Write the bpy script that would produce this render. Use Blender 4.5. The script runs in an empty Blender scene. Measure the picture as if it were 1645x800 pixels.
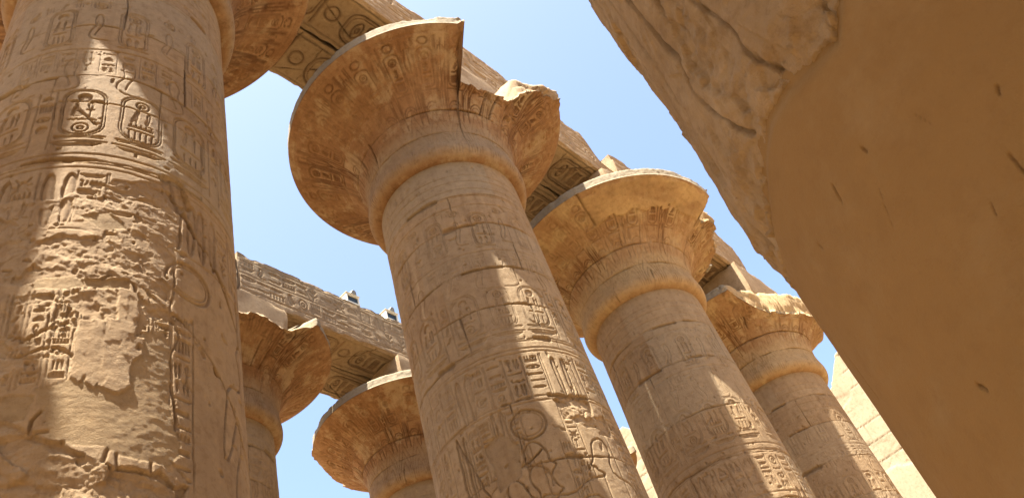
import bpy, math
import numpy as np
from mathutils import Vector, Matrix

# ------------------------------------------------------------------ camera, sky, sun, exposure
scene = bpy.context.scene
CAM_Z = 1.6                                     # eye height; all heights below are above the eye unless "w" is added
cam_d = bpy.data.cameras.new("camera")
cam = bpy.data.objects.new("camera", cam_d)
scene.collection.objects.link(cam)
scene.camera = cam
cam_d.sensor_width = 36.0
cam_d.lens = 1367.185 / 1645 * 36.0
cam_d.clip_start = 0.05
cam_d.clip_end = 3000
_r = Vector((0.68211745, -0.68546122, -0.25467372))
_u = Vector((-0.38203206, -0.63102117, 0.67517686))
_f = Vector((0.62351206, 0.36325639, 0.69229871))
cam.matrix_world = Matrix(((_r.x, _u.x, -_f.x, 0), (_r.y, _u.y, -_f.y, 0), (_r.z, _u.z, -_f.z, CAM_Z), (0, 0, 0, 1)))

SUN_EL, SUN_SIDE = math.radians(69.2), math.radians(2.3)
sun_dir = Vector((-math.cos(SUN_EL) * math.cos(SUN_SIDE), -math.cos(SUN_EL) * math.sin(SUN_SIDE), math.sin(SUN_EL)))
world = bpy.data.worlds.new("World")
scene.world = world
world.use_nodes = True
wn = world.node_tree.nodes
wl = world.node_tree.links
for n in list(wn): wn.remove(n)
sky = wn.new("ShaderNodeTexSky")
sky.sky_type = 'NISHITA'
sky.sun_disc = False
sky.sun_elevation = SUN_EL
sky.sun_rotation = math.atan2(sun_dir.x, sun_dir.y)
sky.altitude = 80
sky.air_density = 1.0
sky.dust_density = 3.0
sky.ozone_density = 1.0
bg = wn.new("ShaderNodeBackground")
bg.inputs["Strength"].default_value = 0.069
wo = wn.new("ShaderNodeOutputWorld")
wl.new(sky.outputs[0], bg.inputs[0])
wl.new(bg.outputs[0], wo.inputs[0])

sd = bpy.data.lights.new("sun", 'SUN')
sd.energy = 5.0
sd.angle = math.radians(0.53)
sd.color = (1.0, 0.97, 0.87)
sun = bpy.data.objects.new("sun", sd)
sun.rotation_euler = sun_dir.to_track_quat('Z', 'Y').to_euler()
sun.location = (0, 0, 60)
scene.collection.objects.link(sun)

scene.view_settings.view_transform = 'Standard'
scene.view_settings.look = 'None'
scene.view_settings.gamma = 1
scene.view_settings.exposure = 2.64
scene.cycles.max_bounces = 8
scene.cycles.diffuse_bounces = 6
scene.cycles.use_denoising = True

COL = scene.collection
R2D = 180 / math.pi
rng = np.random.default_rng(7)

# ------------------------------------------------------------------ noise
def vnoise2(x, y, seed=0):
    g = np.random.default_rng(seed + 101).random((64, 64)).astype(np.float32)
    xi = np.floor(x).astype(np.int64); yi = np.floor(y).astype(np.int64)
    fx = x - xi; fy = y - yi
    fx = fx * fx * (3 - 2 * fx); fy = fy * fy * (3 - 2 * fy)
    x0 = xi & 63; x1 = (xi + 1) & 63; y0 = yi & 63; y1 = (yi + 1) & 63
    a = g[x0, y0] * (1 - fx) + g[x1, y0] * fx
    b = g[x0, y1] * (1 - fx) + g[x1, y1] * fx
    return (a * (1 - fy) + b * fy) * 2 - 1

def fbm2(x, y, octv=4, seed=0, gain=0.5):
    s = 0; a = 1.0; t = 0
    for o in range(octv):
        s = s + a * vnoise2(x * 2 ** o + 17.3 * o, y * 2 ** o + 5.1 * o, seed + o); t += a; a *= gain
    return s / t

def vnoise3(p, seed=0):
    g = np.random.default_rng(seed + 301).random((32, 32, 32)).astype(np.float32)
    i = np.floor(p).astype(np.int64); f = p - i; f = f * f * (3 - 2 * f)
    i0 = i & 31; i1 = (i + 1) & 31
    X0, Y0, Z0 = i0[..., 0], i0[..., 1], i0[..., 2]; X1, Y1, Z1 = i1[..., 0], i1[..., 1], i1[..., 2]
    fx, fy, fz = f[..., 0], f[..., 1], f[..., 2]
    def L(a, b, t): return a + (b - a) * t
    c = L(L(L(g[X0, Y0, Z0], g[X1, Y0, Z0], fx), L(g[X0, Y1, Z0], g[X1, Y1, Z0], fx), fy),
          L(L(g[X0, Y0, Z1], g[X1, Y0, Z1], fx), L(g[X0, Y1, Z1], g[X1, Y1, Z1], fx), fy), fz)
    return c * 2 - 1

def fbm3(p, octv=3, seed=0):
    s = 0; a = 1.0; t = 0
    for o in range(octv):
        s = s + a * vnoise3(p * 2 ** o + 7.7 * o, seed + o); t += a; a *= 0.5
    return s / t

def facets(x, y, seed=0):
    """broken-stone facets: nearest jittered cell, each with its own level and tilt"""
    g = np.random.default_rng(seed + 901).random((48, 48, 5)).astype(np.float32)
    xi = np.floor(x).astype(np.int64); yi = np.floor(y).astype(np.int64)
    best = np.full(x.shape, 9e9, np.float32); h = np.zeros(x.shape, np.float32)
    for i in (-1, 0, 1):
        for j in (-1, 0, 1):
            q = g[(xi + i) % 48, (yi + j) % 48]
            dx = x - (xi + i + q[..., 0]); dy = y - (yi + j + q[..., 1]); d = dx * dx + dy * dy
            v = q[..., 2] - .5 + (q[..., 3] - .5) * 1.4 * dx + (q[..., 4] - .5) * 1.4 * dy
            m = d < best; best = np.where(m, d, best); h = np.where(m, v, h)
    return h

def sstep(a, b, x):
    t = np.clip((x - a) / (b - a), 0, 1)
    return t * t * (3 - 2 * t)

# ------------------------------------------------------------------ carving canvas (metres), later pressed into real geometry
class Canvas:
    def __init__(s, x0, x1, y0, y1, res):
        s.x0, s.y0, s.res = x0, y0, res
        s.nx = int((x1 - x0) / res) + 1; s.ny = int((y1 - y0) / res) + 1
        s.h = np.zeros((s.ny, s.nx), np.float32)
        s.stain = np.zeros((s.ny, s.nx), np.float32)
        s.plaster = np.zeros((s.ny, s.nx), np.float32)
        s.paint = np.zeros((s.ny, s.nx), np.float32)
        s.wear = None
        s.X, s.Y = np.meshgrid(x0 + np.arange(s.nx) * res, y0 + np.arange(s.ny) * res)
    def win(s, xa, xb, ya, yb):
        i0 = max(int((xa - s.x0) / s.res) - 1, 0); i1 = min(int((xb - s.x0) / s.res) + 2, s.nx)
        j0 = max(int((ya - s.y0) / s.res) - 1, 0); j1 = min(int((yb - s.y0) / s.res) + 2, s.ny)
        if i1 <= i0 or j1 <= j0: return None
        return np.s_[j0:j1, i0:i1]
    def line(s, pts, w, d, sharp=0.35):
        p = np.asarray(pts, float)
        m = w * 1.2
        W = s.win(p[:, 0].min() - m, p[:, 0].max() + m, p[:, 1].min() - m, p[:, 1].max() + m)
        if W is None: return
        X, Y = s.X[W], s.Y[W]; D = np.full(X.shape, 9e9, np.float32)
        for (ax, ay), (bx, by) in zip(p[:-1], p[1:]):
            vx, vy = bx - ax, by - ay; L = vx * vx + vy * vy + 1e-12
            t = np.clip(((X - ax) * vx + (Y - ay) * vy) / L, 0, 1)
            D = np.minimum(D, (X - ax - t * vx) ** 2 + (Y - ay - t * vy) ** 2)
        D = np.sqrt(D)
        s.h[W] = np.minimum(s.h[W], -d * (1 - sstep(w * 0.5 * sharp, w * 0.5 + s.res * 0.5, D)))
    def poly(s, pts, d, inner=0.55):
        """sunk shape: deep along its outline, bulging back inside"""
        p = np.asarray(pts, float)
        W = s.win(p[:, 0].min(), p[:, 0].max(), p[:, 1].min(), p[:, 1].max())
        if W is None: return
        X, Y = s.X[W], s.Y[W]; ins = np.zeros(X.shape, bool); D = np.full(X.shape, 9e9, np.float32)
        q = np.roll(p, -1, 0)
        for (ax, ay), (bx, by) in zip(p, q):
            c = ((ay > Y) != (by > Y)) & (X < (bx - ax) * (Y - ay) / (by - ay + 1e-12) + ax)
            ins ^= c
            vx, vy = bx - ax, by - ay; L = vx * vx + vy * vy + 1e-12
            t = np.clip(((X - ax) * vx + (Y - ay) * vy) / L, 0, 1)
            D = np.minimum(D, (X - ax - t * vx) ** 2 + (Y - ay - t * vy) ** 2)
        D = np.sqrt(D)
        v = -d * (inner + (1 - inner) * (1 - sstep(0, 0.05, D)))
        s.h[W] = np.where(ins, np.minimum(s.h[W], v), s.h[W])
    def ell(s, cx, cy, rx, ry, w, d, a0=0, a1=360):
        a = np.radians(np.linspace(a0, a1, 22))
        s.line(np.c_[cx + rx * np.cos(a), cy + ry * np.sin(a)], w, d)
    def disc(s, cx, cy, rx, ry, d, inner=0.4):
        a = np.radians(np.linspace(0, 360, 22)[:-1])
        s.poly(np.c_[cx + rx * np.cos(a), cy + ry * np.sin(a)], d, inner)
    def rrect(s, xa, ya, xb, yb, rad, w, d):
        pts = []
        for cx, cy, a in ((xb - rad, yb - rad, 0), (xa + rad, yb - rad, 90), (xa + rad, ya + rad, 180), (xb - rad, ya + rad, 270)):
            for k in np.linspace(0, 90, 6): pts.append((cx + rad * math.cos(math.radians(a + k)), cy + rad * math.sin(math.radians(a + k))))
        pts.append(pts[0]); s.line(pts, w, d)
    def inpoly(s, pts, jit=0.08, freq=3.0, seed=0):
        X = s.X + jit * fbm2(s.X * freq, s.Y * freq, 4, seed, .6); Y = s.Y + jit * fbm2(s.X * freq + 31, s.Y * freq, 4, seed + 9, .6)
        p = np.asarray(pts, float); ins = np.zeros(X.shape, bool)
        for (ax, ay), (bx, by) in zip(p, np.roll(p, -1, 0)):
            ins ^= ((ay > Y) != (by > Y)) & (X < (bx - ax) * (Y - ay) / (by - ay + 1e-12) + ax)
        return ins
    def crack(s, pts, w, d, seed=0, stain=0.6, wob=0.03):
        p = np.asarray(pts, float)
        seg = np.r_[0, np.cumsum(np.hypot(*np.diff(p, axis=0).T))]
        n = max(int(seg[-1] / 0.05), 3); t = np.linspace(0, seg[-1], n)
        x = np.interp(t, seg, p[:, 0]); y = np.interp(t, seg, p[:, 1])
        o = fbm2(t * 1.3, t * 0 + seed * 3.7, 4, seed, .65)
        k = np.gradient(x), np.gradient(y); L = np.hypot(*k) + 1e-9
        x = x - o * wob * k[1] / L; y = y + o * wob * k[0] / L
        ww = w * np.clip(0.7 + 2.0 * fbm2(t * 1.3, t * 0 + 50 + seed, 5, seed + 3, .7), 0.12, 2.6)
        for i in range(n - 1):
            a = ww[i]
            W = s.win(min(x[i], x[i + 1]) - a, max(x[i], x[i + 1]) + a, min(y[i], y[i + 1]) - a, max(y[i], y[i + 1]) + a)
            if W is None: continue
            X, Y = s.X[W], s.Y[W]
            vx, vy = x[i + 1] - x[i], y[i + 1] - y[i]; LL = vx * vx + vy * vy + 1e-12
            tt = np.clip(((X - x[i]) * vx + (Y - y[i]) * vy) / LL, 0, 1)
            D = np.hypot(X - x[i] - tt * vx, Y - y[i] - tt * vy)
            m = 1 - sstep(a * 0.2, a * 0.55 + s.res * 0.5, D)
            s.h[W] = np.minimum(s.h[W], -d * m * min(1, a / w + .3)); s.stain[W] = np.maximum(s.stain[W], stain * m)
    def rough(s, mask, base, amp, seed=0, sx=1.6, sy=3.2):
        """broken bedding: tilted layers with a sharp lower arris, lumps and grit"""
        X, Y = s.X, s.Y
        wx = X + .20 * fbm2(X * 2.3, Y * 2.3, 4, seed + 40, .6)
        wy = Y + .16 * fbm2(X * 1.7, Y * 2.0, 5, seed + 41, .6) + 0.14 * X
        big = fbm2(wx * sx * .7, wy * sx, 3, seed, .55)
        L = wy * sy + 1.1 * fbm2(wx * sx, wy * .8, 4, seed + 5, .6)
        saw = L - np.floor(L)
        str_ = np.clip(.15 + 1.5 * fbm2(wx * 1.5, np.floor(L) * 3.7, 3, seed + 6), 0, 1.2)
        lay = (0.5 - saw) * str_ * sstep(0, .05, saw)
        fx = X + .05 * fbm2(X * 6, Y * 6, 3, seed + 30); fy = Y + .05 * fbm2(X * 6 + 5, Y * 6, 3, seed + 31) + .2 * X
        fa = facets(fx * 2.6, fy * 4.4, seed + 1); fb = facets(fx * 8, fy * 12, seed + 2)
        g = fbm2(X * 17, Y * 21, 4, seed + 21, .65)
        v = base + amp * (.5 * big + .75 * lay + .85 * fa + .24 * fb + .10 * facets(fx * 21, fy * 30, seed + 3)) + .009 * g
        s.h = np.where(mask, np.clip(v, base - 1.3 * amp, 0.014), s.h)
    def sample(s, x, y, arr):
        fx = np.clip((x - s.x0) / s.res, 0, s.nx - 1.001); fy = np.clip((y - s.y0) / s.res, 0, s.ny - 1.001)
        i = fx.astype(np.int64); j = fy.astype(np.int64); u = fx - i; v = fy - j
        return (arr[j, i] * (1 - u) + arr[j, i + 1] * u) * (1 - v) + (arr[j + 1, i] * (1 - u) + arr[j + 1, i + 1] * u) * v

# ------------------------------------------------------------------ sign library (unit box, y up)
def arc(cx, cy, rx, ry, a0, a1, n=10):
    a = np.radians(np.linspace(a0, a1, n)); return list(zip(cx + rx * np.cos(a), cy + ry * np.sin(a)))
SIGNS = {
 'disc': [('d', .5, .5, .42, .42)],
 'ring': [('c', .5, .5, .4, .4), ('c', .5, .5, .14, .14)],
 'reed': [('p', [(.42, 0), (.42, .3), (.28, .45), (.32, .85), (.5, 1), (.66, .8), (.6, .4), (.52, .3), (.52, 0)])],
 'reeds': [('p', [(.12, 0), (.12, .3), (.02, .5), (.1, .9), (.25, 1), (.36, .7), (.3, .4), (.22, .3), (.22, 0)]),
           ('p', [(.62, 0), (.62, .3), (.52, .5), (.6, .9), (.75, 1), (.86, .7), (.8, .4), (.72, .3), (.72, 0)])],
 'water': [('l', [(0, .45), (.1, .6), (.2, .42), (.3, .6), (.4, .42), (.5, .6), (.6, .42), (.7, .6), (.8, .42), (.9, .6), (1, .45)])],
 'basket': [('p', [(0, .75)] + arc(.5, .75, .5, .55, 180, 360, 9) + [(1, .75)])],
 'mouth': [('p', arc(.5, .38, .55, .3, 25, 155, 8) + arc(.5, .62, .55, .3, 205, 335, 8))],
 'loaf': [('p', arc(.5, .25, .42, .5, 0, 180, 9))],
 'strokes': [('l', [(.2, .15), (.2, .85)]), ('l', [(.5, .15), (.5, .85)]), ('l', [(.8, .15), (.8, .85)])],
 'bar': [('p', [(0, .36), (1, .36), (1, .64), (0, .64)])],
 'comb': [('l', [(0, .85), (1, .85)]), ('l', [(.05, .85), (.05, .1)]), ('l', [(.28, .85), (.28, .1)]), ('l', [(.5, .85), (.5, .1)]), ('l', [(.72, .85), (.72, .1)]), ('l', [(.95, .85), (.95, .1)])],
 'house': [('l', [(.15, .05), (.05, .05), (.05, .9), (.95, .9), (.95, .05), (.85, .05)])],
 'board': [('p', [(.02, .1), (.98, .1), (.98, .55), (.02, .55)]), ('l', [(.1, .55), (.1, .95)]), ('l', [(.3, .55), (.3, .95)]), ('l', [(.5, .55), (.5, .95)]), ('l', [(.7, .55), (.7, .95)]), ('l', [(.9, .55), (.9, .95)])],
 'owl': [('p', [(.3, .0), (.35, .2), (.12, .1), (.2, .4), (.35, .72), (.3, .9), (.45, 1), (.68, .95), (.72, .78), (.68, .6), (.72, .3), (.55, .18), (.6, 0)])],
 'duck': [('p', [(.45, 0), (.47, .22), (.1, .2), (.0, .3), (.3, .48), (.55, .6), (.6, .85), (.72, .95), (.95, .82), (.78, .76), (.78, .5), (.7, .3), (.56, .2), (.56, 0)])],
 'falcon': [('p', [(.5, 0), (.5, .2), (.15, -.02), (.1, .08), (.3, .5), (.45, .8), (.5, .95), (.66, 1), (.86, .86), (.76, .78), (.8, .55), (.72, .3), (.62, .2), (.7, 0)])],
 'seated': [('p', [(.1, 0), (.15, .45), (.22, .68), (.36, .74), (.32, .92), (.46, 1), (.6, .92), (.56, .76), (.66, .68), (.7, .45), (.92, .42), (.9, .05), (.98, 0)])],
 'snake': [('l', [(0, .35), (.1, .5), (.2, .3), (.35, .25), (.5, .45), (.65, .3), (.85, .3), (.95, .6), (.85, .75)])],
 'cobra': [('l', [(.95, 0), (.5, 0), (.28, .12), (.3, .3), (.48, .5), (.4, .75), (.5, .95), (.68, .9), (.72, .6), (.58, .35), (.5, .15)])],
 'ankh': [('c', .5, .76, .2, .22), ('l', [(.5, .52), (.5, 0)]), ('l', [(.2, .46), (.8, .46)])],
 'was': [('l', [(.4, 0), (.5, .1), (.5, .86), (.28, .8), (.4, .98), (.62, .92)]), ('l', [(.5, .1), (.6, 0)])],
 'djed': [('l', [(.5, 0), (.5, 1)]), ('l', [(.2, .95), (.8, .95)]), ('l', [(.2, .8), (.8, .8)]), ('l', [(.2, .65), (.8, .65)]), ('l', [(.3, 0), (.7, 0)])],
 'eye': [('l', arc(.5, .4, .5, .35, 20, 160, 8) + arc(.5, .62, .5, .35, 200, 340, 8)), ('d', .5, .5, .13, .16)],
 'beetle': [('d', .5, .42, .24, .36), ('l', [(.3, .7), (.12, .95)]), ('l', [(.7, .7), (.88, .95)]), ('l', [(.27, .4), (.03, .45)]), ('l', [(.73, .4), (.97, .45)]), ('l', [(.3, .2), (.1, 0)]), ('l', [(.7, .2), (.9, 0)])],
 'plumes': [('p', [(.2, 0), (.1, .7), (.16, .95), (.3, 1), (.42, .85), (.42, 0)]), ('p', [(.58, 0), (.58, .85), (.7, 1), (.84, .95), (.9, .7), (.8, 0)])],
 'arm': [('l', [(0, .7), (.1, .4), (.85, .4), (.98, .55)])],
 'foot': [('p', [(.2, 1), (.4, 1), (.45, .28), (.9, .2), (.95, .02), (.2, .02)])],
 'sedge': [('l', [(.5, 0), (.5, .95)]), ('l', [(.5, .5), (.2, .85)]), ('l', [(.5, .5), (.8, .85)]), ('l', [(.5, .2), (.15, .45)]), ('l', [(.5, .2), (.85, .45)])],
 'bowl': [('p', [(0, .7), (.2, .3), (.8, .3), (1, .7)]), ('l', [(-.05, .85), (1.05, .85)])],
}
KEYS = [k for k in SIGNS if k not in ('bowl', 'plumes')]
WIDE = ['water', 'basket', 'mouth', 'bar', 'arm', 'snake', 'eye', 'board', 'comb', 'bowl']
TALL = ['reed', 'reeds', 'ankh', 'was', 'djed', 'plumes', 'sedge', 'cobra', 'seated', 'strokes']
def chaikin(p, closed, n=2):
    p = np.asarray(p, float)
    for _ in range(n):
        q = np.roll(p, -1, 0) if closed else p[1:]
        a = p if closed else p[:-1]
        m = np.empty((2 * len(a), 2)); m[0::2] = .78 * a + .22 * q; m[1::2] = .22 * a + .78 * q
        p = m if closed else np.vstack([p[:1], m, p[-1:]])
    return p
for _k in ('reed', 'reeds', 'owl', 'duck', 'falcon', 'seated', 'snake', 'cobra', 'plumes', 'foot', 'arm', 'was'):
    SIGNS[_k] = [(e[0], chaikin(e[1], e[0] == 'p')) if e[0] in 'lp' else e for e in SIGNS[_k]]
def sign(cv, k, x, y, w, h, d, lw, flip=False, inner=.55):
    def T(p):
        p = np.asarray(p, float)
        px = 1 - p[:, 0] if flip else p[:, 0]
        return np.c_[x + px * w, y + p[:, 1] * h]
    for e in SIGNS[k]:
        if e[0] == 'l': cv.line(T(e[1]), lw, d)
        elif e[0] == 'p': cv.poly(T(e[1]), d, inner)
        elif e[0] == 'c': cv.ell(x + e[1] * w, y + e[2] * h, e[3] * w, e[4] * h, lw, d)
        elif e[0] == 'd': cv.disc(x + e[1] * w, y + e[2] * h, e[3] * w, e[4] * h, d, inner)
def text_column(cv, x, y0, y1, w, r, d, lw, rule=True):
    if rule: cv.line([(x, y0), (x, y1)], lw * .8, d * .8); cv.line([(x + w, y0), (x + w, y1)], lw * .8, d * .8)
    y = y1 - .03; g = w * .12
    while y > y0 + w * .45:
        if r.random() < .55:
            k = WIDE[r.integers(len(WIDE))]; hh = w * r.uniform(.28, .4); sign(cv, k, x + g, y - hh, w - 2 * g, hh, d, lw, r.random() < .5)
        elif r.random() < .5:
            hh = w * r.uniform(.5, .8)
            for q in (0, 1): sign(cv, TALL[r.integers(len(TALL))], x + g + q * (w - 2 * g) * .52, y - hh, (w - 2 * g) * .46, hh, d, lw)
        else:
            k = KEYS[r.integers(len(KEYS))]; hh = w * r.uniform(.6, .85); sign(cv, k, x + g * 1.4, y - hh, w - 2.8 * g, hh, d, lw, r.random() < .5)
        y -= hh + w * .1
def cartouche(cv, x, y, w, h, r, d, lw, signs=None):
    cv.rrect(x, y, x + w, y + h, w * .42, lw, d)
    cv.rrect(x - lw * 1.6, y - lw * 1.6, x + w + lw * 1.6, y + h + lw * 1.6, w * .45, lw * .8, d * .8)
    cv.line([(x - w * .12, y - lw * 2.8), (x + w * 1.12, y - lw * 2.8)], lw * 1.2, d)
    sx, sw = x + w * .16, w * .68
    if signs is None:
        signs = [['disc', 'seated', 'water', 'comb'], ['ring', 'owl', 'basket', 'reeds'], ['disc', 'falcon', 'mouth', 'strokes'], ['disc', 'was', 'board', 'beetle']][r.integers(4)]
    hs = [.22, .32, .12, .24]; yy = y + h * .95
    for k, q in zip(signs, hs):
        hh = h * q
        if k in ('disc', 'ring'): sign(cv, k, x + w * .5 - hh * .5, yy - hh, hh, hh, d * 1.2, lw)
        elif k in ('seated', 'falcon', 'owl', 'was'):
            sign(cv, k, sx, yy - hh, sw * .5, hh, d, lw); sign(cv, TALL[r.integers(len(TALL))], sx + sw * .55, yy - hh, sw * .42, hh, d, lw)
        else: sign(cv, k, sx, yy - hh, sw, hh, d, lw)
        yy -= hh * 1.05
FIG = [(-.03, .86), (-.06, .93), (-.03, 1.0), (.03, .97), (.05, .89), (.06, .865), (.08, .845), (.055, .832), (.05, .815), (.02, .80), (.03, .785), (.11, .775), (.2, .70), (.31, .74), (.33, .72), (.2, .66), (.11, .70), (.06, .66), (.05, .585), (.15, .42), (.06, .42), (.07, .25), (.05, .04), (.14, .015), (.14, 0), (0, 0), (.01, .22), (-.03, .42), (-.06, .2), (-.08, .04), (-.01, .015), (-.01, 0), (-.13, 0), (-.12, .2), (-.1, .44), (-.05, .58), (-.07, .68), (-.1, .6), (-.14, .47), (-.17, .47), (-.15, .62), (-.13, .76), (-.03, .79), (-.03, .86)]
def figure(cv, x, y, h, d, lw, flip=False, crown=True, wid=1.0):
    p = chaikin(FIG, False, 1); q = p.copy(); q[:, 0] *= (-wid if flip else wid)
    P = np.c_[x + q[:, 0] * h, y + q[:, 1] * h]
    cv.line(P, lw, d)
    sg = -1 if flip else 1
    cv.line([(x - .05 * h * sg, y + .585 * h), (x + .06 * h * sg, y + .585 * h)], lw * .7, d * .7)
    cv.line([(x - .09 * h * sg, y + .50 * h), (x + .12 * h * sg, y + .45 * h)], lw * .6, d * .5)
    cv.line([(x + .3 * h * sg, y + .01 * h), (x + .3 * h * sg, y + .9 * h)], lw * .8, d * .7)
    if crown: sign(cv, 'plumes', x - .055 * h, y + .985 * h, .12 * h, .22 * h, d, lw, False, .35)

# ------------------------------------------------------------------ materials
def new_mat(name):
    m = bpy.data.materials.new(name); m.use_nodes = True
    nt = m.node_tree; b = nt.nodes["Principled BSDF"]
    b.inputs["Roughness"].default_value = 0.92
    if "Specular IOR Level" in b.inputs: b.inputs["Specular IOR Level"].default_value = 0.15
    return m, nt, b
def N(nt, t, **kw):
    n = nt.nodes.new(t)
    for k, v in kw.items():
        if k in n.inputs: n.inputs[k].default_value = v
        else: setattr(n, k, v)
    return n
def mixc(nt, fac, a, b, mode='MIX'):
    n = nt.nodes.new("ShaderNodeMix"); n.data_type = 'RGBA'; n.blend_type = mode
    if isinstance(fac, float): n.inputs[0].default_value = fac
    else: nt.links.new(fac, n.inputs[0])
    for v, i in ((a, 6), (b, 7)):
        if isinstance(v, tuple): n.inputs[i].default_value = (*v, 1) if len(v) == 3 else v
        else: nt.links.new(v, n.inputs[i])
    return n.outputs[2]
def ramp(nt, val, a, b):
    n = nt.nodes.new("ShaderNodeMapRange"); n.interpolation_type = 'SMOOTHSTEP'
    nt.links.new(val, n.inputs[0]); n.inputs[1].default_value = a; n.inputs[2].default_value = b
    return n.outputs[0]
ALB = 0.53
def stone(name, c1, c2, c3, plaster=(.42, .29, .16), paint=(.30, .145, .05), grey=(.43, .36, .265), streak=0.0, bump=.6, mott=1.0, blotch=None, bscale=.55):
    K = ALB
    c1, c2, c3, plaster, paint, grey = (tuple(v * k for v, k in zip(q, (K, K * .965, K * .88))) for q in (c1, c2, c3, plaster, paint, grey))
    if blotch is not None: blotch = tuple(v * K for v in blotch)
    m, nt, b = new_mat(name)
    geo = N(nt, "ShaderNodeNewGeometry"); P = geo.outputs["Position"]
    def noise(scale, det=6, rough=.6, vec=None):
        n = N(nt, "ShaderNodeTexNoise"); n.inputs["Scale"].default_value = scale; n.inputs["Detail"].default_value = det; n.inputs["Roughness"].default_value = rough
        nt.links.new(vec if vec is not None else P, n.inputs["Vector"]); return n.outputs[0]
    n1 = noise(bscale, 6, .62); n2 = noise(3.1, 6, .65); n3 = noise(30, 5, .75); n4 = noise(110, 3, .7)
    c = mixc(nt, ramp(nt, n1, .38, .64), c1, c2)
    c = mixc(nt, ramp(nt, n2, .46, .74), c, c3)
    if blotch is not None:
        nb = noise(1.35, 7, .68)
        c = mixc(nt, ramp(nt, nb, .50, .62), c, blotch)
    if streak > 0:
        uv = N(nt, "ShaderNodeUVMap"); uv.uv_map = "uv"
        mp = N(nt, "ShaderNodeMapping"); mp.inputs["Scale"].default_value = (7.0, .55, 1)
        nt.links.new(uv.outputs[0], mp.inputs[0])
        ns = noise(1.0, 5, .6, mp.outputs[0])
        c = mixc(nt, ramp(nt, ns, .5, .68), c, mixc(nt, streak, c, (.62, .52, .42), 'MULTIPLY'))
        mp2 = N(nt, "ShaderNodeMapping"); mp2.inputs["Scale"].default_value = (11.0, .8, 1)
        nt.links.new(uv.outputs[0], mp2.inputs[0])
        ns2 = noise(1.0, 5, .6, mp2.outputs[0])
        c = mixc(nt, ramp(nt, ns2, .56, .72), c, mixc(nt, streak * .8, c, (1.25, 1.22, 1.15), 'MULTIPLY'))
    at = N(nt, "ShaderNodeAttribute"); at.attribute_name = "tone"; at.attribute_type = 'GEOMETRY'
    sp = N(nt, "ShaderNodeSeparateColor"); nt.links.new(at.outputs["Color"], sp.inputs[0])
    pl = mixc(nt, ramp(nt, n2, .35, .7), plaster, tuple(v * .86 for v in plaster))
    c = mixc(nt, sp.outputs[0], c, pl)
    c = mixc(nt, sp.outputs[2], c, mixc(nt, ramp(nt, n2, .35, .65), paint, tuple(v * .6 for v in paint)))
    c = mixc(nt, at.outputs["Alpha"], c, mixc(nt, ramp(nt, n3, .3, .7), grey, tuple(v * .85 for v in grey)))
    c = mixc(nt, sp.outputs[1], c, mixc(nt, 1.0, c, (.45, .40, .34), 'MULTIPLY'))
    nm = noise(8.5, 5, .72)
    c = mixc(nt, ramp(nt, nm, .36, .5), mixc(nt, mott, c, (.84, .81, .77), 'MULTIPLY'), c)
    c = mixc(nt, ramp(nt, nm, .55, .68), c, mixc(nt, mott, c, (1.14, 1.13, 1.10), 'MULTIPLY'))
    # speckle and pits of the stone itself
    c = mixc(nt, ramp(nt, n3, .30, .42), mixc(nt, mott, c, (.82, .79, .75), 'MULTIPLY'), c)
    c = mixc(nt, ramp(nt, n4, .62, .8), c, mixc(nt, 1.0, c, (1.12, 1.1, 1.06), 'MULTIPLY'))
    nt.links.new(c, b.inputs["Base Color"])
    ad = N(nt, "ShaderNodeMath", operation='MULTIPLY_ADD'); nt.links.new(n3, ad.inputs[0]); ad.inputs[1].default_value = 1.6; nt.links.new(n4, ad.inputs[2])
    bp = N(nt, "ShaderNodeBump"); bp.inputs["Strength"].default_value = bump; bp.inputs["Distance"].default_value = .016
    nt.links.new(ad.outputs[0], bp.inputs["Height"]); nt.links.new(bp.outputs[0], b.inputs["Normal"])
    return m
M_SHAFT = stone("sandstone", (.47, .325, .19), (.40, .275, .165), (.50, .36, .225), streak=.35)
M_CAP = stone("painted_sandstone", (.36, .218, .126), (.29, .160, .082), (.44, .288, .172), plaster=(.46, .335, .21), paint=(.21, .108, .053), streak=.35, blotch=(.45, .318, .192))
M_CAP_BOUNCE = stone("bounce_lit_painted_sandstone", (.46, .30, .172), (.39, .24, .130), (.52, .37, .225), plaster=(.60, .43, .235), paint=(.27, .14, .06), streak=.35, blotch=(.54, .385, .21))  # same painted stone, bounce light on capitals C and D put into its colour
M_BEAM = stone("beam_sandstone", (.46, .33, .205), (.41, .29, .18), (.5, .37, .24), paint=(.28, .16, .085))
M_NEAR = stone("weathered_stone", (.48, .325, .175), (.40, .26, .13), (.52, .365, .21))
M_PLAST = stone("mud_plaster", (.365, .208, .072), (.31, .172, .056), (.39, .238, .098), bump=.3, mott=.3)
M_PYL = stone("pale_sandstone", (.46, .375, .265), (.425, .34, .235), (.50, .415, .295), bump=.2)

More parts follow.
